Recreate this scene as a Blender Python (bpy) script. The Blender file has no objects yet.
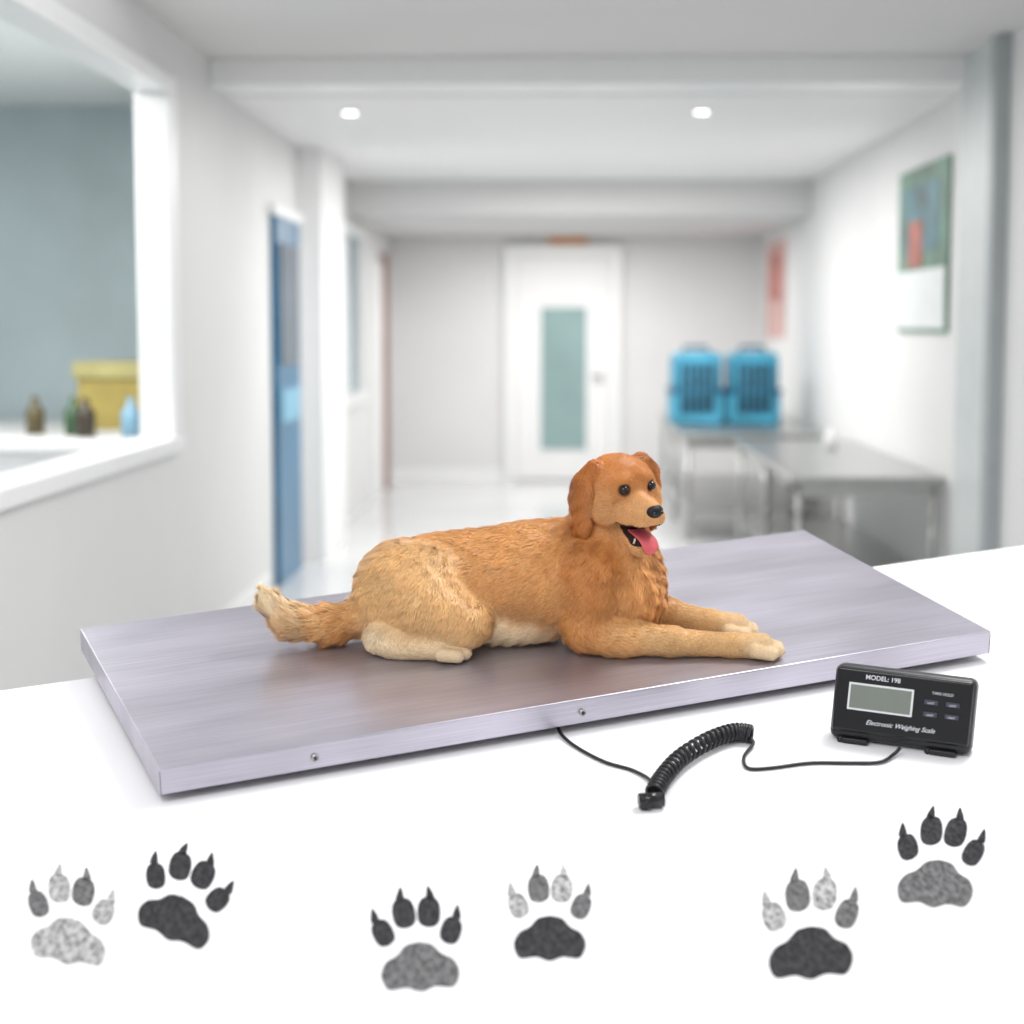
import bpy, numpy as np, math, random
from mathutils import Matrix, Vector
random.seed(7); rng=np.random.default_rng(11)
sce=bpy.context.scene
try:
    sce.view_settings.view_transform='Standard'
except Exception: pass

# ------------------------------------------------------------------ frames
F=1882.6; PF=0.3006; T=0.070; HF=1.4381+T
PR=math.atan(187/F); YAW=48/F
cam_w=Matrix.Translation((0,0,1.6))@Matrix.Rotation(YAW,4,'Z')@Matrix.Rotation(math.pi/2-PR,4,'X')
cam_f=Matrix.Translation((0,0,HF))@Matrix.Rotation(math.pi/2-PF,4,'X')
M=cam_w@cam_f.inverted()          # tilted display table frame -> world
I4=Matrix.Identity(4)
cd=bpy.data.cameras.new('camera'); cam=bpy.data.objects.new('camera',cd); sce.collection.objects.link(cam)
cam.matrix_world=cam_w; cd.sensor_width=36; cd.lens=F/1024*36; cd.clip_end=200
cd.dof.use_dof=True; cd.dof.focus_distance=3.8; cd.dof.aperture_fstop=1.85
sce.camera=cam
def tbl(u,v,z=0.0):   # metric position on the table-frame plane at height z
    a=(u-512)/F;b=(v-512)/F
    d=(a,math.cos(PF)-b*math.sin(PF),-math.sin(PF)-b*math.cos(PF)); t=(HF-z)/(-d[2])
    return (a*t,d[1]*t,z),t

# ------------------------------------------------------------------ helpers
def s2l(c): 
    return tuple(((x/255)/12.92 if x/255<=0.04045 else (((x/255)+0.055)/1.055)**2.4) for x in c)
def mat(name,col,rough=.5,metal=0.,noise=0.,nscale=8.,emit=0.,alpha=1.,trans=0.,bump=0.,spec=.5,coat=0.,stretch=None):
    m=bpy.data.materials.new(name);m.use_nodes=True;nt=m.node_tree;b=nt.nodes['Principled BSDF']
    c=s2l(col)+(1,)
    b.inputs['Base Color'].default_value=c;b.inputs['Roughness'].default_value=rough;b.inputs['Metallic'].default_value=metal
    b.inputs['Specular IOR Level'].default_value=spec;b.inputs['Coat Weight'].default_value=coat
    b.inputs['Transmission Weight'].default_value=trans
    if emit: b.inputs['Emission Color'].default_value=c;b.inputs['Emission Strength'].default_value=emit
    if noise or bump:
        tc=nt.nodes.new('ShaderNodeTexCoord');mp=nt.nodes.new('ShaderNodeMapping')
        nt.links.new(tc.outputs['Object'],mp.inputs[0])
        if stretch: mp.inputs['Scale'].default_value=stretch
        n=nt.nodes.new('ShaderNodeTexNoise');n.inputs['Scale'].default_value=nscale;n.inputs['Detail'].default_value=5
        nt.links.new(mp.outputs[0],n.inputs['Vector'])
        if noise:
            r=nt.nodes.new('ShaderNodeValToRGB')
            r.color_ramp.elements[0].position=.3;r.color_ramp.elements[1].position=.7
            r.color_ramp.elements[0].color=tuple(max(0,x*(1-noise)) for x in c[:3])+(1,)
            r.color_ramp.elements[1].color=tuple(min(1,x*(1+noise)) for x in c[:3])+(1,)
            nt.links.new(n.outputs['Fac'],r.inputs[0]);nt.links.new(r.outputs[0],b.inputs['Base Color'])
        if bump:
            bp=nt.nodes.new('ShaderNodeBump');bp.inputs['Strength'].default_value=bump;bp.inputs['Distance'].default_value=.002
            nt.links.new(n.outputs['Fac'],bp.inputs['Height']);nt.links.new(bp.outputs[0],b.inputs['Normal'])
    return m
def obj(name,verts,faces,m=None,parent=None,mw=I4,smooth=False):
    me=bpy.data.meshes.new(name);me.from_pydata([tuple(v) for v in verts],[],[tuple(f) for f in faces]);me.update()
    if m: me.materials.append(m)
    if smooth: me.polygons.foreach_set('use_smooth',[True]*len(me.polygons))
    o=bpy.data.objects.new(name,me);sce.collection.objects.link(o)
    if parent: o.parent=parent
    else: o.matrix_world=mw
    return o
def bev(o,w,s=3,ang=30):
    if w:
        b=o.modifiers.new('b','BEVEL');b.width=w;b.segments=s;b.limit_method='ANGLE';b.angle_limit=math.radians(ang)
        o.data.polygons.foreach_set('use_smooth',[True]*len(o.data.polygons))
        wn=o.modifiers.new('wn','WEIGHTED_NORMAL');wn.keep_sharp=True
    return o
BF=[(0,3,2,1),(4,5,6,7),(0,1,5,4),(1,2,6,5),(2,3,7,6),(3,0,4,7)]
def box(name,lo,hi,m,parent=None,mw=I4,bw=0,local=None):
    x0,y0,z0=lo;x1,y1,z1=hi
    v=[Vector(p) for p in [(x0,y0,z0),(x1,y0,z0),(x1,y1,z0),(x0,y1,z0),(x0,y0,z1),(x1,y0,z1),(x1,y1,z1),(x0,y1,z1)]]
    if local: v=[local@p for p in v]
    return bev(obj(name,v,BF,m,parent,mw),bw)
def empty(name,mw=I4,loc=None):
    o=bpy.data.objects.new(name,None);sce.collection.objects.link(o);o.empty_display_size=.05
    o.matrix_world=mw if loc is None else mw@Matrix.Translation(loc)
    return o
def frame(t):
    t=t.normalized();a=Vector((0,0,1)) if abs(t.z)<.9 else Vector((1,0,0))
    x=t.cross(a).normalized();return x,x.cross(t).normalized()
def tube(name,pts,r,m,parent=None,mw=I4,n=12):
    pts=[Vector(p) for p in pts];V=[];Fc=[];N=len(pts)
    x=None
    for i,p in enumerate(pts):
        t=(pts[min(i+1,N-1)]-pts[max(i-1,0)]).normalized()
        if x is None: x,_=frame(t)
        x=(x-t*x.dot(t)).normalized();y=t.cross(x)
        rr=r[i] if isinstance(r,(list,tuple)) else r
        for k in range(n):
            a=2*math.pi*k/n;V.append(p+rr*(math.cos(a)*x+math.sin(a)*y))
    for i in range(N-1):
        for k in range(n):
            k2=(k+1)%n;Fc.append((i*n+k,i*n+k2,(i+1)*n+k2,(i+1)*n+k))
    Fc.append(tuple(range(n))[::-1]);Fc.append(tuple((N-1)*n+k for k in range(n)))
    return obj(name,V,Fc,m,parent,mw,True)
def catmull(P,n=8):
    P=[Vector(p) for p in P];P=[P[0]*2-P[1]]+P+[P[-1]*2-P[-2]];o=[]
    for i in range(1,len(P)-2):
        for k in range(n):
            t=k/n;a,b,c,d=P[i-1:i+3]
            o.append(.5*((2*b)+(c-a)*t+(2*a-5*b+4*c-d)*t*t+(3*b-a-3*c+d)*t**3))
    o.append(P[-2]);return o
def ellips(name,c,r,axes,m,parent,nu=20,nv=14):
    V=[];Fc=[]
    for i in range(nv+1):
        ph=math.pi*i/nv
        for j in range(nu):
            th=2*math.pi*j/nu
            l=(r[0]*math.sin(ph)*math.cos(th),r[1]*math.sin(ph)*math.sin(th),r[2]*math.cos(ph))
            V.append(Vector(c)+axes[0]*l[0]+axes[1]*l[1]+axes[2]*l[2])
    for i in range(nv):
        for j in range(nu):
            j2=(j+1)%nu;Fc.append((i*nu+j,(i+1)*nu+j,(i+1)*nu+j2,i*nu+j2))
    return obj(name,V,Fc,m,parent,I4,True)

# ------------------------------------------------------------------ room
wallm=mat('wall_paint',(222,222,222),.6,noise=.02,nscale=1.5)
wallw=mat('white_paint',(236,236,236),.5,noise=.01)
ceilm=mat('ceiling_paint',(214,213,213),.8,noise=.02,nscale=1)
floorm=mat('floor_tile',(205,206,207),.16,noise=.05,nscale=1.2)
trimm=mat('trim_white',(240,241,241),.35,noise=.01)
bluem=mat('blue_panel',(10,100,140),.3,noise=.2,nscale=3)
dbluem=mat('dark_blue',(14,52,78),.2,noise=.1)
brown=mat('brown_frame',(150,118,110),.5,noise=.1)
glassm=mat('frosted_glass',(138,164,164),.25,noise=.08,nscale=2)
glass2=mat('window_glass',(150,172,180),.08,noise=.1,nscale=2)
steel=mat('table_steel',(175,176,174),.28,.85,noise=.06,nscale=20)
sideroom=mat('side_room_wall',(186,200,204),.6,noise=.14,nscale=1.0)
yellow=mat('yellow_carton',(165,148,80),.6,noise=.15,nscale=6)
XL=-1.75;XR=2.05;YB=19.4
box('floor',(-4.2,-1,-.1),(XR+.1,YB+.1,0),floorm)
wl=empty('wall_left')
box('panel_near',(XL-.12,-1,0),(XL,4.6,2.92),wallm,wl)
box('panel_under_window',(XL-.12,4.6,0),(XL,8.5,1.07),wallm,wl)
box('panel_over_window',(XL-.12,4.6,2.66),(XL,8.5,2.92),wallm,wl)
box('panel_mid',(XL-.12,8.5,0),(XL,14.3,2.92),wallm,wl)
box('panel_under_window_far',(XL-.12,14.3,0),(XL,16.6,.99),wallm,wl)
box('panel_over_window_far',(XL-.12,14.3,2.38),(XL,16.6,2.92),wallm,wl)
box('panel_far',(XL-.12,16.6,0),(XL,YB,2.92),wallm,wl)
w1=empty('window_1')
box('sill',(XL-.15,4.5,1.03),(XL+.04,8.55,1.10),trimm,w1,bw=.01)
box('head',(XL-.13,4.5,2.62),(XL+.03,8.55,2.70),trimm,w1,bw=.01)
box('jamb_far',(XL-.13,8.38,1.10),(XL+.03,8.55,2.62),trimm,w1,bw=.01)
box('jamb_near',(XL-.13,4.5,1.10),(XL+.03,4.66,2.62),trimm,w1,bw=.01)
w2=empty('window_2')
box('glass',(XL-.06,14.3,.99),(XL-.04,16.6,2.38),glass2,w2)
box('sill',(XL-.1,14.2,.93),(XL+.04,16.7,1.02),trimm,w2)
box('head',(XL-.1,14.2,2.34),(XL+.04,16.7,2.42),trimm,w2)
box('mullion',(XL-.08,15.4,1.02),(XL+.01,15.5,2.34),trimm,w2)
box('wall_side_room',(-4.2,11.5,0),(XL-.12,11.6,2.92),sideroom)
box('wall_side_room_outer',(-4.2,3.5,0),(-4.1,11.5,2.92),sideroom)
box('ceiling_side_room',(-4.2,3.5,2.92),(XL-.12,11.6,3.0),trimm)
ct=empty('side_room_counter')
box('top',(-3.6,9.2,.98),(XL-.2,11.4,1.03),wallm,ct,bw=.01)
box('body',(-3.5,9.3,0),(XL-.25,11.4,.98),wallw,ct)
cb=empty('cardboard_carton',loc=(-2.3,10.4,1.03))
box('body',(-.33,-.2,0),(.22,.25,.28),yellow,cb,bw=.01)
box('lid',(-.35,-.22,.28),(.24,.27,.37),mat('carton_lid',(178,170,115),.6,noise=.1),cb,bw=.01)
for i,(x,y,c) in enumerate([(-2.52,9.7,(60,90,60)),(-2.2,9.6,(130,170,195)),(-2.05,9.5,(205,205,200)),(-2.42,9.55,(60,50,40)),(-2.75,9.8,(90,80,50))]):
    b=empty('bottle' ,loc=(x,y,1.03));mm=mat('bottle_plastic',c,.3,noise=.05)
    tube('body',[(0,0,0),(0,0,.13),(0,0,.16),(0,0,.2)],[.05,.05,.02,.018],mm,b)
d2=empty('door_2')
box('leaf',(XL+.002,11.4,0),(XL+.04,12.4,2.26),bluem,d2)
box('pane',(XL+.04,11.5,1.35),(XL+.05,12.3,2.1),dbluem,d2)
box('mid_rail',(XL+.04,11.5,1.0),(XL+.05,12.3,1.2),mat('pale_blue',(120,175,200),.4,noise=.1),d2)
box('frame_top',(XL+.002,11.3,2.26),(XL+.05,12.5,2.32),trimm,d2)
box('wall_pillar_left',(XL+.002,12.62,0),(XL+.16,13.9,2.78),wallw)
d3=empty('door_3')
box('leaf',(XL+.002,17.3,0),(XL+.03,18.3,2.2),wallw,d3)
box('jamb_a',(XL+.002,17.2,0),(XL+.06,17.3,2.25),trimm,d3)
box('jamb_b',(XL+.002,18.3,0),(XL+.08,18.45,2.28),brown,d3)
box('wall_back',(XL-.12,YB,0),(XR+.12,YB+.12,2.92),wallm)
d1=empty('door_1')
box('leaf',(-.455,YB-.06,.01),(.51,YB-.002,2.295),wallw,d1,bw=.01)
box('glass_pane',(-.2,YB-.075,.33),(.27,YB-.06,1.78),glassm,d1)
for n,a,b in (('frame_left',(-.56,0),(-.46,2.4)),('frame_right',(.515,0),(.615,2.4)),('frame_top',(-.458,2.3),(.513,2.4))):
    box(n,(a[0],YB-.09,a[1]),(b[0],YB-.002,b[1]),trimm,d1)
box('glass_rim_l',(-.24,YB-.085,.29),(-.2,YB-.06,1.82),trimm,d1);box('glass_rim_r',(.27,YB-.085,.29),(.31,YB-.06,1.82),trimm,d1)
tube('handle',[(.42,YB-.07,1.08),(.42,YB-.12,1.08),(.34,YB-.12,1.08)],.02,steel,d1)
box('exit_sign',(-.12,YB-.04,2.42),(.28,YB-.002,2.49),mat('orange_sign',(225,160,95),.5,noise=.1))
box('wall_right',(XR,-1,0),(XR+.12,YB+.12,2.92),wallm)
box('trim_1',(XR-.05,8.9,0),(XR-.001,9.6,2.92),mat('corner_guard',(200,206,206),.45,.0,noise=.05))
box('trim_2',(XR-.07,8.78,0),(XR-.001,8.9,2.92),mat('dark_corner',(165,172,174),.5,.0,noise=.05))
p=empty('wall_poster',loc=(XR-.02,10.75,2.03))
box('sheet',(0,-.72,-.47),(.018,.72,.46),mat('poster_green',(85,125,105),.5,noise=.4,nscale=3),p)
box('photo_area',(-.004,-.5,-.02),(0,.55,.36),mat('poster_photo',(60,110,120),.5,noise=.7,nscale=5),p)
box('caption_area',(-.004,-.68,-.45),(0,.68,-.12),mat('poster_white',(222,226,226),.5,noise=.05),p)
box('badge',(-.008,-.05,-.1),(-.004,.35,.16),mat('poster_red',(165,85,70),.5,noise=.5),p)
p=empty('wall_poster',loc=(XR-.02,18.0,1.93))
box('sheet',(0,-.7,-.45),(.018,.7,.45),mat('poster_pink',(205,165,160),.5,noise=.2,nscale=3),p)
box('photo_area',(-.004,-.5,-.1),(0,.5,.35),mat('poster_redder',(180,110,100),.5,noise=.5,nscale=5),p)
box('baseboard_left',(XL+.001,-1,0),(XL+.015,11.2,.12),trimm)
box('baseboard_right',(XR-.015,-1,0),(XR-.001,8.7,.12),trimm)
box('baseboard_back',(XL,YB-.015,0),(-.57,YB-.001,.12),trimm)
box('ceiling',(XL-.12,7.4,2.92),(XR+.12,YB+.12,3.02),ceilm)
box('ceiling_panel',(XL+.002,9.9,2.78),(XR-.002,15.6,2.86),wallw)
box('ceiling_beam',(XL+.002,9.5,2.79),(XR-.002,9.9,2.919),trimm)
box('ceiling_bulkhead',(XL+.002,15.6,2.5),(XR-.002,YB-.002,2.85),ceilm)
lampm=mat('lamp_disc',(255,252,240),.5,emit=6)
for x,y,z in((-1.17,10.6,2.78),(.78,10.6,2.78)):
    e=empty('ceiling_downlight',loc=(x,y,z-.002))
    tube('lens',[(0,0,-.012),(0,0,-.004)],.035,lampm,e,n=20);tube('ring',[(0,0,-.006),(0,0,0)],.055,trimm,e,n=20)
def table(loc,w,l,h):
    e=empty('stainless_steel_table',loc=loc)
    box('top',(0,0,h-.04),(w,l,h),steel,e,bw=.008)
    for i,(x,y) in enumerate([(.05,.05),(w-.05,.05),(.05,l-.05),(w-.05,l-.05),(.05,l/2)]):
        tube('leg_%d'%i,[(x,y,.001),(x,y,h-.04)],.022,steel,e)
    box('lower_shelf',(.04,.04,.22),(w-.04,l-.04,.245),steel,e)
    box('apron',(.04,.03,h-.11),(w-.04,.05,h-.04),steel,e)
table((1.22,9.95,0),.81,3.3,.8); table((.9,13.9,0),1.1,3.3,.8)
for x,y,c in((.9,15.3,(70,155,185)),(1.36,15.3,(62,148,178))):
    e=empty('pet_carrier',loc=(x,y,.8));m1=mat('carrier_blue',c,.4,noise=.3,nscale=5);m2=mat('carrier_dark',(30,88,118),.5,noise=.2)
    box('base',(0,0,0),(.43,.6,.26),m1,e,bw=.03);box('shell',(.015,.02,.26),(.415,.58,.58),m1,e,bw=.05)
    box('rim',(-.01,-.01,.245),(.44,.61,.285),m2,e,bw=.01)
    box('door_opening',(.07,-.006,.09),(.36,0.03,.49),mat('carrier_opening',(24,66,90),.6,noise=.2),e,bw=.01)
    for k in range(6): tube('grille_%d'%k,[(.07+k*.056,-.014,.08),(.07+k*.056,-.014,.50)],.008,m1,e,n=6)
    tube('handle',[(.12,.3,.57),(.12,.3,.62),(.31,.3,.62),(.31,.3,.57)],.015,m2,e)
e=empty('soap_dispenser',loc=(1.75,12.2,.8));tube('bottle',[(0,0,0),(0,0,.10),(0,0,.12),(0,0,.14)],[.04,.04,.015,.015],wallw,e)

# ------------------------------------------------------------------ display table (white, tilted)
white=mat('white_laminate',(248,248,251),.5,noise=.004,nscale=3,spec=.3)
pl,_=tbl(0,690);pr,_=tbl(1024,545)
sl=(pr[1]-pl[1])/(pr[0]-pl[0])
yl=lambda x: pl[1]+sl*(x-pl[0])
dt=empty('white_display_table',M)
XA,XBb=-1.3,1.75
V=[(XA,2.35,0),(XBb,2.35,0),(XBb,yl(XBb),0),(XA,yl(XA),0)]
V=[(x,y,-.04) for x,y,z in V]+V
bev(obj('table_top',V,BF,white,dt),.004,2)
Minv=M.inverted()
for i,(x,y) in enumerate([(XA+.15,2.55),(XBb-.2,2.55),(XBb-.2,yl(XBb)-.2),(XA+.15,yl(XA)-.15)]):
    top=M@Vector((x,y,-.04));bot=Vector((top.x,top.y,0.0))
    tube('leg_%d'%i,[Minv@bot,Vector((x,y,-.035))],.03,trimm,dt)

# ------------------------------------------------------------------ scale platform
Lp,Wp,TH,XA0,YA0=1.8,.7706,.3962,-.6331,3.0833
ms=bpy.data.materials.new('brushed_stainless');ms.use_nodes=True;nt=ms.node_tree;b=nt.nodes['Principled BSDF']
b.inputs['Metallic'].default_value=.78;b.inputs['Roughness'].default_value=.34
tc=nt.nodes.new('ShaderNodeTexCoord');mp=nt.nodes.new('ShaderNodeMapping');mp.inputs['Scale'].default_value=(1.5,160,160)
n=nt.nodes.new('ShaderNodeTexNoise');n.inputs['Scale'].default_value=3;n.inputs['Detail'].default_value=4
r=nt.nodes.new('ShaderNodeValToRGB');r.color_ramp.elements[0].position=.3;r.color_ramp.elements[1].position=.7
r.color_ramp.elements[0].color=s2l((182,179,193))+(1,);r.color_ramp.elements[1].color=s2l((204,201,212))+(1,)
nt.links.new(tc.outputs['Object'],mp.inputs[0]);nt.links.new(mp.outputs[0],n.inputs['Vector']);nt.links.new(n.outputs['Fac'],r.inputs[0])
# broad light and dark zones of sheen, painted into the steel colour
mp2=nt.nodes.new('ShaderNodeMapping');mp2.inputs['Scale'].default_value=(1.6,5,1);mp2.inputs['Rotation'].default_value=(0,0,.5)
n2=nt.nodes.new('ShaderNodeTexNoise');n2.inputs['Scale'].default_value=1.3;n2.inputs['Detail'].default_value=2
mr=nt.nodes.new('ShaderNodeMapRange');mr.inputs['From Min'].default_value=.32;mr.inputs['From Max'].default_value=.68;mr.inputs['To Min'].default_value=.80;mr.inputs['To Max'].default_value=1.10
vs=nt.nodes.new('ShaderNodeVectorMath');vs.operation='SCALE'
nt.links.new(tc.outputs['Object'],mp2.inputs[0]);nt.links.new(mp2.outputs[0],n2.inputs['Vector']);nt.links.new(n2.outputs['Fac'],mr.inputs['Value'])
nt.links.new(r.outputs[0],vs.inputs[0]);nt.links.new(mr.outputs[0],vs.inputs['Scale']);nt.links.new(vs.outputs[0],b.inputs['Base Color'])
bp=nt.nodes.new('ShaderNodeBump');bp.inputs['Strength'].default_value=.06;bp.inputs['Distance'].default_value=.001
nt.links.new(n.outputs['Fac'],bp.inputs['Height']);nt.links.new(bp.outputs[0],b.inputs['Normal'])
MS=M@Matrix.Translation((XA0,YA0,0))@Matrix.Rotation(TH,4,'Z')
scl=empty('animal_weighing_platform',MS)
zb=T-.052
V=[(0,0,T),(Lp,0,T),(Lp,Wp,T),(0,Wp,T),(0,0,zb),(Lp,0,zb),(Lp,Wp,zb),(0,Wp,zb)]
w=.012
V+=[(w,w,zb),(Lp-w,w,zb),(Lp-w,Wp-w,zb),(w,Wp-w,zb),(w,w,T-.006),(Lp-w,w,T-.006),(Lp-w,Wp-w,T-.006),(w,Wp-w,T-.006)]
Fs=[(0,1,2,3),(0,4,5,1),(1,5,6,2),(2,6,7,3),(3,7,4,0),(4,8,9,5),(5,9,10,6),(6,10,11,7),(7,11,8,4),(8,12,13,9),(9,13,14,10),(10,14,15,11),(11,15,12,8),(12,15,14,13)]
bev(obj('steel_cover',V,Fs,ms,scl),.003,3)
dk=mat('dark_steel',(70,68,75),.5,.6,noise=.1)
box('base_frame',(.08,.08,.014),(Lp-.08,Wp-.08,.03),dk,scl)
rub=mat('black_rubber',(25,25,28),.6,noise=.1)
for i,(x,y) in enumerate([(.1,.1),(Lp-.1,.1),(Lp-.1,Wp-.1),(.1,Wp-.1)]):
    tube('foot_%d'%i,[(x,y,.0005),(x,y,.016)],[.03,.026],rub,scl,n=20)
for i,x in enumerate([.29,.835]):
    tube('bolt_%d'%i,[(x,-.004,T-.028),(x,.002,T-.028)],.007,steel,scl,n=14)
    tube('bolt_core_%d'%i,[(x,-.0055,T-.028),(x,-.003,T-.028)],.0035,dk,scl,n=10)
for i,x in enumerate([0.002,Lp-.002]):
    box('corner_seam_%d'%i,(x-.0006,-.0004,zb),(x+.0006,.0004,T-.006),dk,scl)

# ------------------------------------------------------------------ indicator
black=mat('black_plastic',(24,25,30),.35,noise=.1,nscale=60)
black2=mat('black_gloss',(14,15,18),.2,noise=.05)
pc,t0=tbl(899,748,0);S0=t0/F
MI=M@Matrix.Translation((pc[0],pc[1],0))@Matrix.Rotation(-.34,4,'Z')
ind=empty('weighing_scale_display_unit',MI)
W2=70*S0; H2=75*S0
Rt=Matrix.Translation((0,-.01,.008))@Matrix.Rotation(-.30,4,'X')
box('housing',(-W2,-.0,0),(W2,.055,H2),black,ind,bw=.014,local=Rt)
box('bezel',(-W2*.965,-.010,.016),(W2*.965,.003,H2*.97),black2,ind,bw=.008,local=Rt)
lx0,lx1=-W2*.74,W2*.12; lz0,lz1=H2*.44,H2*.75
box('lcd_border',(lx0-.004,-.0125,lz0-.004),(lx1+.004,-.0095,lz1+.004),mat('white_print',(225,228,230),.5,noise=.01),ind,bw=.001,local=Rt)
box('lcd_screen',(lx0,-.0135,lz0),(lx1,-.012,lz1),mat('lcd_green',(122,130,122),.25,noise=.05),ind,local=Rt)
btn=mat('button_gray',(60,64,80),.5,noise=.1);prt=mat('label_print',(215,218,225),.5,noise=.01)
for i in range(2):
    for j in range(2):
        x=W2*(.40+.30*i);z=H2*(.64-.16*j)
        box('button_%d%d'%(i,j),(x-.013,-.0125,z-.0045),(x+.013,-.0095,z+.0045),btn,ind,bw=.002,local=Rt)
def text(s,size,x,z,m,par,loc,sh=0,off=0):
    c=bpy.data.curves.new('label','FONT');c.body=s;c.size=size;c.align_x='CENTER';c.extrude=.0003;c.shear=sh;c.offset=off;c.materials.append(m)
    o=bpy.data.objects.new('label',c);sce.collection.objects.link(o);o.parent=par
    o.matrix_local=loc@Matrix.Translation((x,-.0115,z))@Matrix.Rotation(math.pi/2,4,'X')
text('MODEL: 198',.0125,-W2*.30,H2*.84,prt,ind,Rt,0,.0002);text('TARE HOLD',.0075,W2*.55,H2*.75,prt,ind,Rt)
text('Electronic Weighing Scale',.0125,W2*.0,H2*.24,prt,ind,Rt,.4,.0001)
for z in (.645,.485):
    for x in (.40,.70): text('UNIT',.006,W2*x,H2*z-.004,prt,ind,Rt@Matrix.Translation((0,-.002,0)))
for i,x in enumerate([-W2*.62,W2*.62]):
    tube('stand_%d'%i,[(x-.03,-.012,.006),(x-.02,.02,.006),(x+.03,.03,.006)],.0055,black,ind)
    box('foot_%d'%i,(x-.025,-.015,.0005),(x+.025,.06,.012),black,ind,bw=.003)

# ------------------------------------------------------------------ coiled cable
def pt(u,v,z): return Vector(tbl(u,v,z)[0])
cab=empty('coiled_cable',M)
r0=.0034
c1=catmull([pt(556,722,.012),pt(562,735,.006),pt(578,748,.004),pt(605,762,.004),pt(632,770,.004),pt(650,780,.006),pt(655,792,.012)])
tube('lead_platform',c1,r0,black,cab)
ax=catmull([pt(654,793,.018),pt(664,776,.02),pt(682,757,.022),pt(710,740,.022),pt(735,732,.020),pt(752,734,.018)],30)
N=len(ax);hp_=[];turns=27
steps=turns*20
for i in range(steps):
    s=i/steps*(N-1);k=int(s);fr=s-k;P=ax[k].lerp(ax[min(k+1,N-1)],fr)
    t=(ax[min(k+1,N-1)]-ax[max(k-1,0)]).normalized();x,y=frame(t);a=2*math.pi*turns*s/(N-1)
    hp_.append(P+.0145*(math.cos(a)*x+math.sin(a)*y))
tube('coil',hp_,.0041,black,cab,n=8)
c2=catmull([hp_[-1],pt(753,744,.008),pt(744,757,.004),pt(748,768,.004),pt(770,768,.004),pt(810,763,.004),pt(850,763,.004),pt(880,762,.005),pt(894,754,.008),pt(900,748,.015)])
tube('lead_display',c2,r0,black,cab)
k0=pt(650,802,.012)
tube('strain_relief',[k0+Vector((-.012,-.012,0)),k0+Vector((.002,.004,0)),k0+Vector((.012,.03,.004))],[.011,.0125,.009],black,cab,n=16)
tube('strain_relief_ring',[k0+Vector((-.02,-.004,.004)),k0+Vector((.024,.004,.004))],[.014,.014],black2,cab,n=16)

# ------------------------------------------------------------------ paw prints
def pawmat(name,lo,hi,a,b_):
    m=bpy.data.materials.new(name);m.use_nodes=True;nt=m.node_tree;b=nt.nodes['Principled BSDF'];b.inputs['Roughness'].default_value=.9;b.inputs['Specular IOR Level'].default_value=.1
    tc=nt.nodes.new('ShaderNodeTexCoord');mp=nt.nodes.new('ShaderNodeMapping');mp.inputs['Scale'].default_value=(1,.45,1)
    n=nt.nodes.new('ShaderNodeTexNoise');n.inputs['Scale'].default_value=110;n.inputs['Detail'].default_value=9;n.inputs['Roughness'].default_value=.85
    r=nt.nodes.new('ShaderNodeValToRGB');r.color_ramp.elements[0].position=a;r.color_ramp.elements[1].position=b_
    r.color_ramp.elements[0].color=s2l(lo)+(1,);r.color_ramp.elements[1].color=s2l(hi)+(1,)
    nt.links.new(tc.outputs['Object'],mp.inputs[0]);nt.links.new(mp.outputs[0],n.inputs['Vector']);nt.links.new(n.outputs['Fac'],r.inputs[0]);nt.links.new(r.outputs[0],b.inputs['Base Color']);return m
dark=pawmat('paw_ink_dark',(14,14,16),(88,88,91),.36,.68)
mid=pawmat('paw_ink_worn',(22,22,24),(150,150,152),.36,.66)
light=pawmat('paw_ink_faded',(30,30,32),(215,215,216),.38,.6)
def blob(pts,n=6): 
    c=catmull([(x,y,0) for x,y in pts]+[(pts[0][0],pts[0][1],0)],n);return [(p.x,p.y) for p in c[:-1]]
PAD=[(0,18),(-13,15),(-22,6),(-33,0),(-38,-12),(-31,-25),(-14,-24),(0,-28),(14,-24),(31,-25),(38,-12),(33,0),(22,6),(13,15)]
TOE=[(0,15),(-8,11),(-11,1),(-9,-11),(0,-15),(9,-11),(11,1),(8,11)]
CLAW=[(-5,-2),(-4,5),(-1,13),(1,13),(4,5),(5,-2),(0,-4)]
def paw(u,v,rot,sc,mpad,mt1,mt2,flip=1):
    (x0,y0,_),t=tbl(u,v);s=t/F*sc
    elev=math.atan2(HF,y0);sy=1/math.sin(elev);sh=x0/y0
    e=empty('paw_print',M@Matrix.Translation((x0,y0,.0)))
    def put(name,pts,cx,cy,r,k,mm):
        P=[]
        for (x,y) in pts:
            x*=k;y*=k;a=math.radians(r);X=x*math.cos(a)-y*math.sin(a)+cx;Y=x*math.sin(a)+y*math.cos(a)+cy
            X*=flip;a=math.radians(rot);px,py=(X*math.cos(a)-Y*math.sin(a))*s,(X*math.sin(a)+Y*math.cos(a))*s*sy;P.append((px+py*sh,py))
        if flip<0:P=P[::-1]
        nn=len(P);V=[(x,y,.0001) for x,y in P]+[(x,y,.0007) for x,y in P]
        fc=[tuple(range(nn,2*nn)),tuple(range(nn))[::-1]]+[(i,(i+1)%nn,(i+1)%nn+nn,i+nn) for i in range(nn)]
        obj(name,V,fc,mm,e)
    put('pad',blob(PAD),0,-22,0,1,mpad)
    for i,(cx,cy,r,k) in enumerate([(-34,6,24,.95),(-13,26,6,1.08),(13,26,-8,1.08),(35,7,-26,.95)]):
        mm=mt1 if i%2 else mt2
        put('toe_%d'%i,blob(TOE),cx,cy,r,k,mm)
        a=math.radians(r+ (4 if i<2 else -4));put('claw_%d'%i,blob(CLAW,4),cx-math.sin(a)*15,cy+math.cos(a)*15,r-14 if i<2 else r+14,.88,mm)
paw(70,914,-8,.95,light,light,mid)
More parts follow.
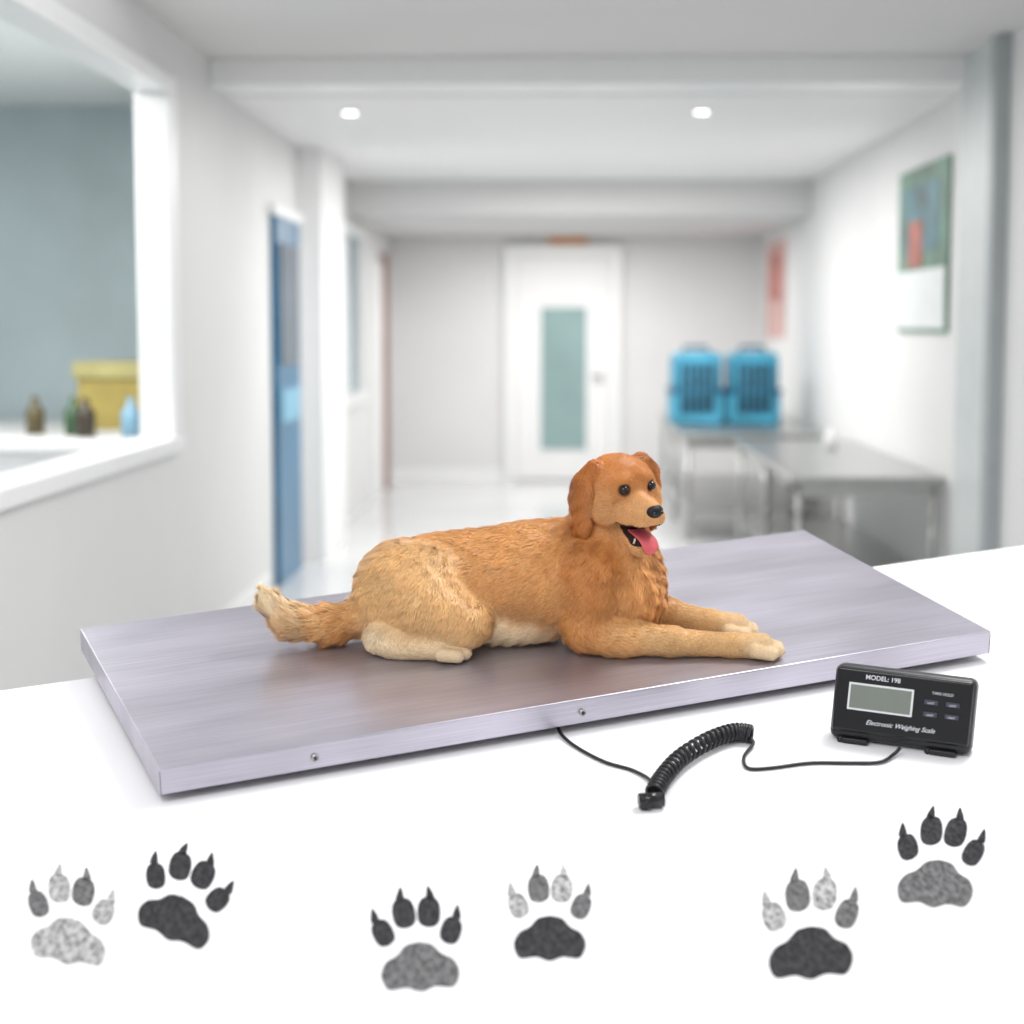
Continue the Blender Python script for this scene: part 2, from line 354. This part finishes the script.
paw(184,893,-22,.95,dark,dark,dark)
paw(418,938,3,1.0,mid,dark,dark,-1)
paw(550,912,0,.92,dark,light,mid,-1)
paw(811,922,3,1.07,dark,light,mid,-1)
paw(940,856,-4,.97,mid,dark,dark,-1)

# ------------------------------------------------------------------ DOG
(dx,dy,_),td=tbl(520,657,T);SD=td/F
gold=(224,162,100);lite=(234,188,130);red=(206,136,76);cream=(248,224,186);face=(202,130,70);muz=(226,168,112)
prims=[]
def npv(a): return np.array(a,float)
def C(p0,p1,r0,r1,k,col,flow,fl): prims.append(dict(t='c',a=npv(p0),b=npv(p1),r0=r0,r1=r1,k=k,col=npv(s2l(col)),flow=None if flow is None else npv(flow),fl=fl))
def E(c,r,k,col,flow,fl,ax=None): prims.append(dict(t='e',a=npv(c),r=npv(r),ax=np.eye(3) if ax is None else np.array(ax),k=k,col=npv(s2l(col)),flow=npv(flow),fl=fl))
def ev(p,P):
    if p['t']=='c':
        ba=p['b']-p['a'];pa=P-p['a'];h=np.clip((pa@ba)/(ba@ba),0,1)
        return np.linalg.norm(pa-h[...,None]*ba,axis=-1)-(p['r0']+(p['r1']-p['r0'])*h)
    q=(P-p['a'])@p['ax'].T;k0=np.linalg.norm(q/p['r'],axis=-1);k1=np.linalg.norm(q/p['r']**2,axis=-1)+1e-9
    return k0*(k0-1)/k1
dn=(-.85,0,-.5);bk=(-1,0,-.2)
C((70,56,64),(10,60,62),56,51,14,gold,dn,8)
C((10,60,62),(-62,62,58),51,43,16,gold,dn,8)
C((-60,60,58),(-112,58,56),43,44,18,gold,bk,8)
E((92,56,58),(52,48,56),16,red,(-.2,0,-1),10)
E((110,50,46),(36,36,44),14,gold,(0,-.2,-1),11)
E((-15,56,22),(80,45,25),8,cream,(-1,0,-.3),11)
C((40,60,110),(-90,60,90),14,16,20,gold,bk,7)
# neck and ruff
C((94,60,142),(88,60,84),32,48,16,red,(-.2,-.1,-1),10)
C((108,44,86),(106,40,64),28,36,16,gold,(.0,-.2,-1),13)
# shoulder
C((72,22,82),(68,14,32),33,25,7,red,(-.4,0,-.9),8)
C((108,88,70),(120,80,32),30,20,14,gold,(0,0,-1),8)
# near foreleg
C((66,12,26),(100,6,18),24,19,7,gold,(1,0,-.2),8)
C((92,6,19),(150,3,16),18.5,14,8,lite,(1,0,-.1),6)
C((150,3,15),(212,1,12.5),14,11.5,8,lite,(1,0,0),4)
C((212,1,12),(240,-1,12),11.5,13.5,7,lite,(1,0,0),3)
for i,(y,x) in enumerate([(-13,249),(-4.5,257),(4.5,257),(12,250)]): C((x-16,y*.8,11),(x,y,8.5),8,7,1.2,cream,(1,0,0),2)
# far foreleg
C((112,78,34),(150,66,21),20,17,10,gold,(1,0,-.2),6)
C((150,66,21),(195,58,15),16.5,12.5,8,lite,(1,0,0),4)
C((195,58,15),(222,53,13),12.5,13,7,lite,(1,0,0),3)
for i,(y,x) in enumerate([(41,229),(49,237),(58,238),(65,232)]): C((x-16,y,11),(x,y-1,8.5),8,7,1.2,cream,(1,0,0),2)
# hind quarter near
E((-106,34,54),(60,37,54),7,lite,(-.4,0,-1),8)
C((-95,18,50),(-52,8,34),38,25,10,lite,(-.4,0,-1),8)
C((-56,4,28),(-118,4,20),19,15,6,lite,(-1,0,-.3),7)
C((-142,6,17),(-120,4,16),15,15,8,cream,(-.6,0,-1),6)
C((-130,-2,13),(-80,-8,12),13,11.5,4,cream,(1,0,0),4)
for i,(y,x) in enumerate([(-19,-62),(-11,-55),(-2,-55),(6,-61)]): C((x-16,y,10),(x,y,8),7.2,6.6,1.2,cream,(1,0,0),2)
E((-100,84,48),(54,30,46),16,gold,(-.3,0,-1),8)
C((-60,100,26),(-110,104,16),20,15,12,gold,(-1,0,-.3),6)
# rump + tail
E((-128,58,50),(40,44,48),16,lite,(-.8,0,-.6),9)
C((-150,50,28),(-192,34,22),21,17,14,gold,(-1,0,-.25),15)
C((-192,34,22),(-230,26,28),17,16,10,lite,(-1,0,.1),17)
C((-230,26,28),(-250,22,48),15,10,10,cream,(-.6,0,.8),15)
C((-250,22,48),(-257,20,60),9,4,8,cream,(-.3,0,1),12)
# head
HS=1.11
FV=npv((.50,-.84,-.10));FV/=np.linalg.norm(FV)
HV=npv((0,0,1));HV=HV-FV*FV[2];HV/=np.linalg.norm(HV)
LV=np.cross(FV,HV)
if LV[0]<0: LV=-LV
HO=npv((101,43,166))
def hp(f,l,h): return HO+HS*(FV*f+LV*l+HV*h)
AX=[FV,LV,HV];bF=-FV;dnv=(0,0,-1)
def EH(c,r,k,col,flow,fl): E(hp(*c),npv(r)*HS,k,col,flow,fl,AX)
def CH(a,b_,r0,r1,k,col,flow,fl): C(hp(*a),hp(*b_),r0*HS,r1*HS,k,col,flow,fl)
H0=len(prims)
EH((-6,0,-2),(33,32,28),8,face,bF,5)
EH((7,0,6),(20,25,18),8,face,bF,3)
EH((19,11,13.5),(7,8,5),5,face,bF,2.2);EH((19,-11,13.5),(7,8,5),5,face,bF,2.2)
EH((6,22,-13),(19,13,18),8,muz,bF,5);EH((6,-22,-13),(19,13,18),8,muz,bF,5)
CH((18,0,-9),(45,0,-10),13.5,11.5,6,muz,bF,2)
CH((24,0,-3),(50,0,-4.5),6.5,7,4,muz,bF,1.8)
U0=len(prims)
EH((41,8,-14),(14,8,9.5),4,muz,(0,0,-1),1.8);EH((41,-8,-14),(14,8,9.5),4,muz,(0,0,-1),1.8)
EH((26,13,-16),(15,7.5,10.5),5,muz,(0,0,-1),2.2);EH((26,-13,-16),(15,7.5,10.5),5,muz,(0,0,-1),2.2)
JAW=len(prims)
CH((2,0,-32),(36,0,-45),13,9,2.5,muz,bF,2.5)
EH((36,0,-45),(11,11,7.5),3,muz,bF,2.5)
CH((-14,0,-26),(-28,0,-48),24,28,10,face,dnv,8)
def ear(sg,dc):
    CH((-8,sg*25,17),(-9,sg*34,6),8,10,4,dc,dnv,4)
    EH((-9,sg*36.5,-11),(17,6,25),2.5,dc,dnv,7)
    EH((-6,sg*36.5,-32),(13,6,15),2.5,dc,dnv,10)
ear(-1,(186,112,54));ear(1,(178,106,52))
h=1.35;lo=npv((-295,-38,-6));hi=npv((290,145,222))
nn=((hi-lo)/h).astype(int)+1
G=np.full(nn,25.0,np.float32)
axs=[lo[i]+h*np.arange(nn[i]) for i in range(3)]
def bbox(p):
    if p['t']=='c':
        R=max(p['r0'],p['r1']);a=np.minimum(p['a'],p['b'])-R;b_=np.maximum(p['a'],p['b'])+R
    else:
        e=np.sqrt(((p['ax'].T*p['r'])**2).sum(1));a=p['a']-e;b_=p['a']+e
    return a-22,b_+22
for p in prims:
    a,b_=bbox(p);i0=np.clip(((a-lo)/h).astype(int),0,nn-1);i1=np.clip(((b_-lo)/h).astype(int)+1,1,nn)
    X=np.stack(np.meshgrid(*[axs[i][i0[i]:i1[i]] for i in range(3)],indexing='ij'),-1)
    d=ev(p,X);sl_=(slice(i0[0],i1[0]),slice(i0[1],i1[1]),slice(i0[2],i1[2]));g=G[sl_];k=p['k']
    hh=np.clip(k-np.abs(g-d),0,None)/k;G[sl_]=np.minimum(g,d)-hh*hh*k*.25
zz=axs[2][None,None,:];G=np.maximum(G,(0.4-zz)).astype(np.float32)
def nets(G,lo,h):
    s=G<0;nx,ny,nz=G.shape
    cs=[(i,j,k) for i in(0,1) for j in(0,1) for k in(0,1)]
    st=[s[i:nx-1+i,j:ny-1+j,k:nz-1+k] for i,j,k in cs]
    cnt=np.zeros(st[0].shape,np.int8)
    for a in st: cnt+=a
    m=(cnt>0)&(cnt<8);idx=np.argwhere(m);ids=-np.ones(m.shape,np.int64);ids[m]=np.arange(len(idx))
    vals=np.stack([G[idx[:,0]+i,idx[:,1]+j,idx[:,2]+k] for i,j,k in cs],1)
    acc=np.zeros((len(idx),3));c=np.zeros(len(idx))
    for a in range(8):
        for b_ in range(a+1,8):
            if sum(abs(x-y) for x,y in zip(cs[a],cs[b_]))!=1: continue
            va,vb=vals[:,a],vals[:,b_];cr=(va<0)!=(vb<0);t=np.where(cr,va/np.where(cr,va-vb,1),0)
            pos=npv(cs[a])+t[:,None]*(npv(cs[b_])-npv(cs[a]));acc+=pos*cr[:,None];c+=cr
    V=lo+h*(idx+acc/c[:,None]);Q=[]
    for ax_ in range(3):
        o=[slice(None)]*3;o[ax_]=slice(0,-1);o2=[slice(None)]*3;o2[ax_]=slice(1,None)
        A=s[tuple(o)];B=s[tuple(o2)];e=np.argwhere(A!=B);u,v=(ax_+1)%3,(ax_+2)%3
        e=e[(e[:,u]>0)&(e[:,v]>0)&(e[:,u]<G.shape[u]-1)&(e[:,v]<G.shape[v]-1)]
        du=np.zeros(3,int);du[u]=1;dv=np.zeros(3,int);dv[v]=1
        g=lambda E:ids[E[:,0],E[:,1],E[:,2]]
        q=np.stack([g(e-du-dv),g(e-dv),g(e),g(e-du)],1)
        ins=A[e[:,0],e[:,1],e[:,2]];q[~ins]=q[~ins][:,::-1];Q.append(q)
    return V,np.concatenate(Q)
V,Q=nets(G,lo,h)
EYE=(26,14.6,7)
def attrs(P):
    D=np.stack([ev(p,P) for p in prims],1);D=D-D.min(1)[:,None];Wt=np.exp(-D/4.5);near=D.argmin(1);Wt/=Wt.sum(1)[:,None]
    col=Wt@np.stack([p['col'] for p in prims]);fl=Wt@npv([p['fl'] for p in prims]);flow=Wt@np.stack([p['flow'] for p in prims])
    return col,fl,flow,near
def shade(P,Nn):
    col,fl,flow,near=attrs(P)
    q=(P-HO)/HS;f=q@FV;l=q@LV;hh=q@HV;nh=Nn@HV
    hj=-32-13*np.clip((f-2)/34,0,1)
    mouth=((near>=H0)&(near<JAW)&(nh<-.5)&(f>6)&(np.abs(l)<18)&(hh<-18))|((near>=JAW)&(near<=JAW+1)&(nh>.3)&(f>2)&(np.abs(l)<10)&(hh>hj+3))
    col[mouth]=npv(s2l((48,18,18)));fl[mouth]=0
    lip=(f>10)&(hh<-21)&(hh>-31)&(nh<.05)&(near<JAW)&(near>=U0);col[lip]=npv(s2l((60,34,26)));fl[lip]*=.2
    for sg in(-1,1):
        d=np.linalg.norm(q@np.stack([FV,LV,HV],1)-npv((EYE[0],sg*EYE[1],EYE[2])),axis=1);w=np.clip((7.2-d)/2.5,0,1)[:,None];col=col*(1-w)+w*npv(s2l((66,40,28)));fl[d<7.2]=0
        fl[(d>=7.2)&(d<12)]*=.6
    dn_=np.linalg.norm(P-hp(53,0,-5),axis=1);fl[dn_<10.5]*=.1
    return col,fl,flow
def patch(P):
    return (np.sin(P[:,0]*.045+1.3)*np.cos(P[:,2]*.07+P[:,0]*.02)+.6*np.sin(P[:,0]*.11+P[:,2]*.09+P[:,1]*.05))
def streak(P):
    return np.sin(P[:,2]*.55+P[:,0]*.18+2*np.sin(P[:,0]*.09))*np.sin(P[:,0]*.21-P[:,2]*.13+1.5*np.sin(P[:,2]*.11))
me=bpy.data.meshes.new('golden_retriever');me.from_pydata((V*SD).tolist(),[],Q.tolist());me.update()
me.polygons.foreach_set('use_smooth',[True]*len(me.polygons))
Nv=np.zeros(len(V)*3);me.vertices.foreach_get('normal',Nv);Nv=Nv.reshape(-1,3)
col,fl,_=shade(V,Nv);col=col*(1+.04*patch(V)[:,None])*.8
ca=me.color_attributes.new('fur_color','FLOAT_COLOR','POINT');ca.data.foreach_set('color',np.concatenate([np.clip(col,0,1),np.ones((len(V),1))],1).ravel())
def furmat(name,rough):
    m=bpy.data.materials.new(name);m.use_nodes=True;nt=m.node_tree;b=nt.nodes['Principled BSDF'];b.inputs['Roughness'].default_value=rough
    b.inputs['Specular IOR Level'].default_value=.3
    at=nt.nodes.new('ShaderNodeAttribute');at.attribute_name='fur_color'
    tc=nt.nodes.new('ShaderNodeTexCoord');n=nt.nodes.new('ShaderNodeTexNoise');n.inputs['Scale'].default_value=14;n.inputs['Detail'].default_value=4
    mr=nt.nodes.new('ShaderNodeMapRange');mr.inputs['From Min'].default_value=.3;mr.inputs['From Max'].default_value=.7;mr.inputs['To Min'].default_value=.88;mr.inputs['To Max'].default_value=1.08
    mx=nt.nodes.new('ShaderNodeVectorMath');mx.operation='SCALE'
    nt.links.new(tc.outputs['Object'],n.inputs['Vector']);nt.links.new(n.outputs['Fac'],mr.inputs['Value']);nt.links.new(at.outputs['Color'],mx.inputs[0]);nt.links.new(mr.outputs[0],mx.inputs['Scale']);nt.links.new(mx.outputs[0],b.inputs['Base Color'])
    return m
fm=furmat('golden_fur_skin',.7);fm2=furmat('golden_fur_strands',.42)
me.materials.append(fm)
MD=M@Matrix.Translation((dx,dy,T))
dog=bpy.data.objects.new('golden_retriever',me);sce.collection.objects.link(dog);dog.matrix_world=MD
tri=np.concatenate([Q[:,[0,1,2]],Q[:,[0,2,3]]]);a,b_,c=V[tri[:,0]],V[tri[:,1]],V[tri[:,2]]
ar=np.linalg.norm(np.cross(b_-a,c-a),axis=1)
ctr=(a+b_+c)/3;ar=ar*np.where(np.linalg.norm(ctr-HO,axis=1)<75,2.2,1)
NS=240000
fi=rng.choice(len(tri),NS,p=ar/ar.sum());r1=np.sqrt(rng.random(NS));r2=rng.random(NS)
wa,wb,wc=1-r1,r1*(1-r2),r1*r2
P=wa[:,None]*a[fi]+wb[:,None]*b_[fi]+wc[:,None]*c[fi]
Nn=wa[:,None]*Nv[tri[fi,0]]+wb[:,None]*Nv[tri[fi,1]]+wc[:,None]*Nv[tri[fi,2]];Nn/=np.linalg.norm(Nn,axis=1)[:,None]+1e-9
col,fl,flow=shade(P,Nn)
keep=(fl>1.1)&(P[:,2]>1.5);P,Nn,col,fl,flow=P[keep],Nn[keep],col[keep],fl[keep],flow[keep];K=len(P)
flow=flow-Nn*(flow*Nn).sum(1)[:,None];flow/=np.linalg.norm(flow,axis=1)[:,None]+1e-6
cs_=np.clip(fl/11,.25,1)[:,None]
clump=np.stack([np.sin(P[:,0]*.33+P[:,2]*.21)+np.sin(P[:,2]*.47+P[:,1]*.3),np.sin(P[:,1]*.37+P[:,0]*.19),np.sin(P[:,2]*.29-P[:,0]*.41)],1)*.17*cs_
D1=flow+Nn*.26+clump+rng.normal(0,.10,(K,3));D1/=np.linalg.norm(D1,axis=1)[:,None]
D2=flow-Nn*.02+clump*1.6+rng.normal(0,.12,(K,3));D2[:,2]-=.06;D2/=np.linalg.norm(D2,axis=1)[:,None]
ln=fl*rng.uniform(.65,1.15,K)
P1=P+D1*(ln*.45)[:,None];P2=P1+D2*(ln*.55)[:,None]
for X in(P1,P2): X[:,2]=np.maximum(X[:,2],.8)
side=np.cross(D1,Nn);side/=np.linalg.norm(side,axis=1)[:,None]+1e-6
wd=np.clip(.24+fl*.03,.26,.6)[:,None]*rng.uniform(.7,1.3,(K,1))
P0=P-Nn*.4
VV=np.stack([P0-side*wd,P0+side*wd,P1-side*wd*.8,P1+side*wd*.8,P2],1).reshape(-1,3)*SD
base=np.arange(K)*5
q4=np.stack([base,base+1,base+3,base+2],1);t3=np.stack([base+2,base+3,base+4],1)
me2=bpy.data.meshes.new('fur')
me2.vertices.add(K*5);me2.vertices.foreach_set('co',VV.ravel())
me2.loops.add(K*7);me2.loops.foreach_set('vertex_index',np.concatenate([q4.ravel(),t3.ravel()]).astype(np.int32))
me2.polygons.add(K*2);me2.polygons.foreach_set('loop_start',np.concatenate([np.arange(K)*4,K*4+np.arange(K)*3]).astype(np.int32))
me2.update(calc_edges=True);me2.validate()
col=col*(1+.05*patch(P)[:,None]+.035*streak(P)[:,None]*cs_)*rng.uniform(.84,1.12,(K,1))
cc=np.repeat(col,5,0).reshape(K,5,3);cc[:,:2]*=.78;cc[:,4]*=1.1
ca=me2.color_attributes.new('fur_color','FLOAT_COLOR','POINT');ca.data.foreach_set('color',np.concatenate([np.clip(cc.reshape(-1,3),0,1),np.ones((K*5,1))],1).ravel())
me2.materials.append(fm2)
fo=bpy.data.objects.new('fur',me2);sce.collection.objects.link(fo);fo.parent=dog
AV=[Vector(FV),Vector(LV),Vector(HV)]
eye=mat('dog_eye',(22,11,7),.12,noise=.05,coat=.2,spec=.4);nose=mat('dog_nose',(16,14,16),.45,bump=.6,nscale=400,spec=.35);tong=mat('dog_tongue',(210,92,98),.45,noise=.06,nscale=60);tooth=mat('dog_tooth',(225,215,195),.4,noise=.01)
W=lambda f,l,hh: Vector(hp(f,l,hh)*SD)
SH=SD*HS
for i,sg in enumerate((-1,1)):
    ellips('eye_%d'%i,W(EYE[0]-1,sg*(EYE[1]-.3),EYE[2]),(4.4*SH,4.6*SH,4.3*SH),AV,eye,dog)
ellips('nose',W(53,0,-5),(6*SH,8.3*SH,6.3*SH),AV,nose,dog)
for i,sg in enumerate((-1,1)): ellips('nostril_%d'%i,W(57.8,sg*4,-5),(1.8*SH,2.2*SH,1.6*SH),AV,black2,dog,10,8)
tp=[(8,0,-29),(24,1,-32.5),(36,2,-34.5),(44,2.5,-37),(48,3,-42),(48,3,-48)];VT=[];FT=[];hwid=[8,8.5,9,9,8.5,5]
tpc=catmull([hp(*x) for x in tp],5);nT=len(tpc)
for i,p_ in enumerate(tpc):
    w_=np.interp(i/(nT-1)*5,range(6),hwid)*HS
    t=(tpc[min(i+1,nT-1)]-tpc[max(i-1,0)]).normalized();up=Vector(LV).cross(t).normalized()
    for j in range(12):
        an=2*math.pi*j/12;VT.append((p_+Vector(LV)*w_*math.cos(an)+up*(2.4*math.sin(an)))*SD)
for i in range(nT-1):
    for j in range(12): FT.append((i*12+j,i*12+(j+1)%12,(i+1)*12+(j+1)%12,(i+1)*12+j))
FT.append(tuple(range(12)));FT.append(tuple((nT-1)*12+j for j in range(12)))
obj('tongue',VT,FT,tong,dog,smooth=True)
for i,(l,f) in enumerate([(-8.5,38),(8.5,38)]): tube('tooth_%d'%i,[W(f,l,-40),W(f+1,l,-36),W(f+1,l,-34.5)],[1.2*SD,.9*SD,.3*SD],tooth,dog,n=8)

# ------------------------------------------------------------------ light
wd=bpy.data.worlds.new('world');sce.world=wd;wd.use_nodes=True
bg=wd.node_tree.nodes['Background'];bg.inputs[0].default_value=(.985,.985,1,1);bg.inputs[1].default_value=.76
def area(name,loc,sx,sy,e,rot=(0,0,0),col=(1,.985,.96)):
    l=bpy.data.lights.new(name,'AREA');l.shape='RECTANGLE';l.size=sx;l.size_y=sy;l.energy=e;l.color=col
    o=bpy.data.objects.new(name,l);sce.collection.objects.link(o);o.location=loc;o.rotation_euler=rot;return o
def aim(o,t):
    o.rotation_euler=(Vector(t)-o.location).to_track_quat('-Z','Y').to_euler()
aim(area('softbox_overhead',(1.3,4.3,3.7),.9,.7,68),(0,3.8,.9))
aim(area('softbox_front_left',(-1.0,1.0,3.4),1.6,1.2,44),(0,3.8,.9))
aim(area('added_glow_light',(-.02,6.9,2.85),.35,.25,4),(0,3.8,.9))  # unseen lamp, added for a soft highlight on the platform steel
area('ceiling_light_near',(.15,9.15,2.78),2.6,.5,16)
for i,y in enumerate((11.8,13.9)): area('ceiling_light_%d'%i,(.15,y,2.74),1.6,1.4,70)
area('ceiling_light_far',(.15,17.5,2.48),1.8,1.8,66)
area('side_room_light',(-3,8,2.88),1.2,2,100)
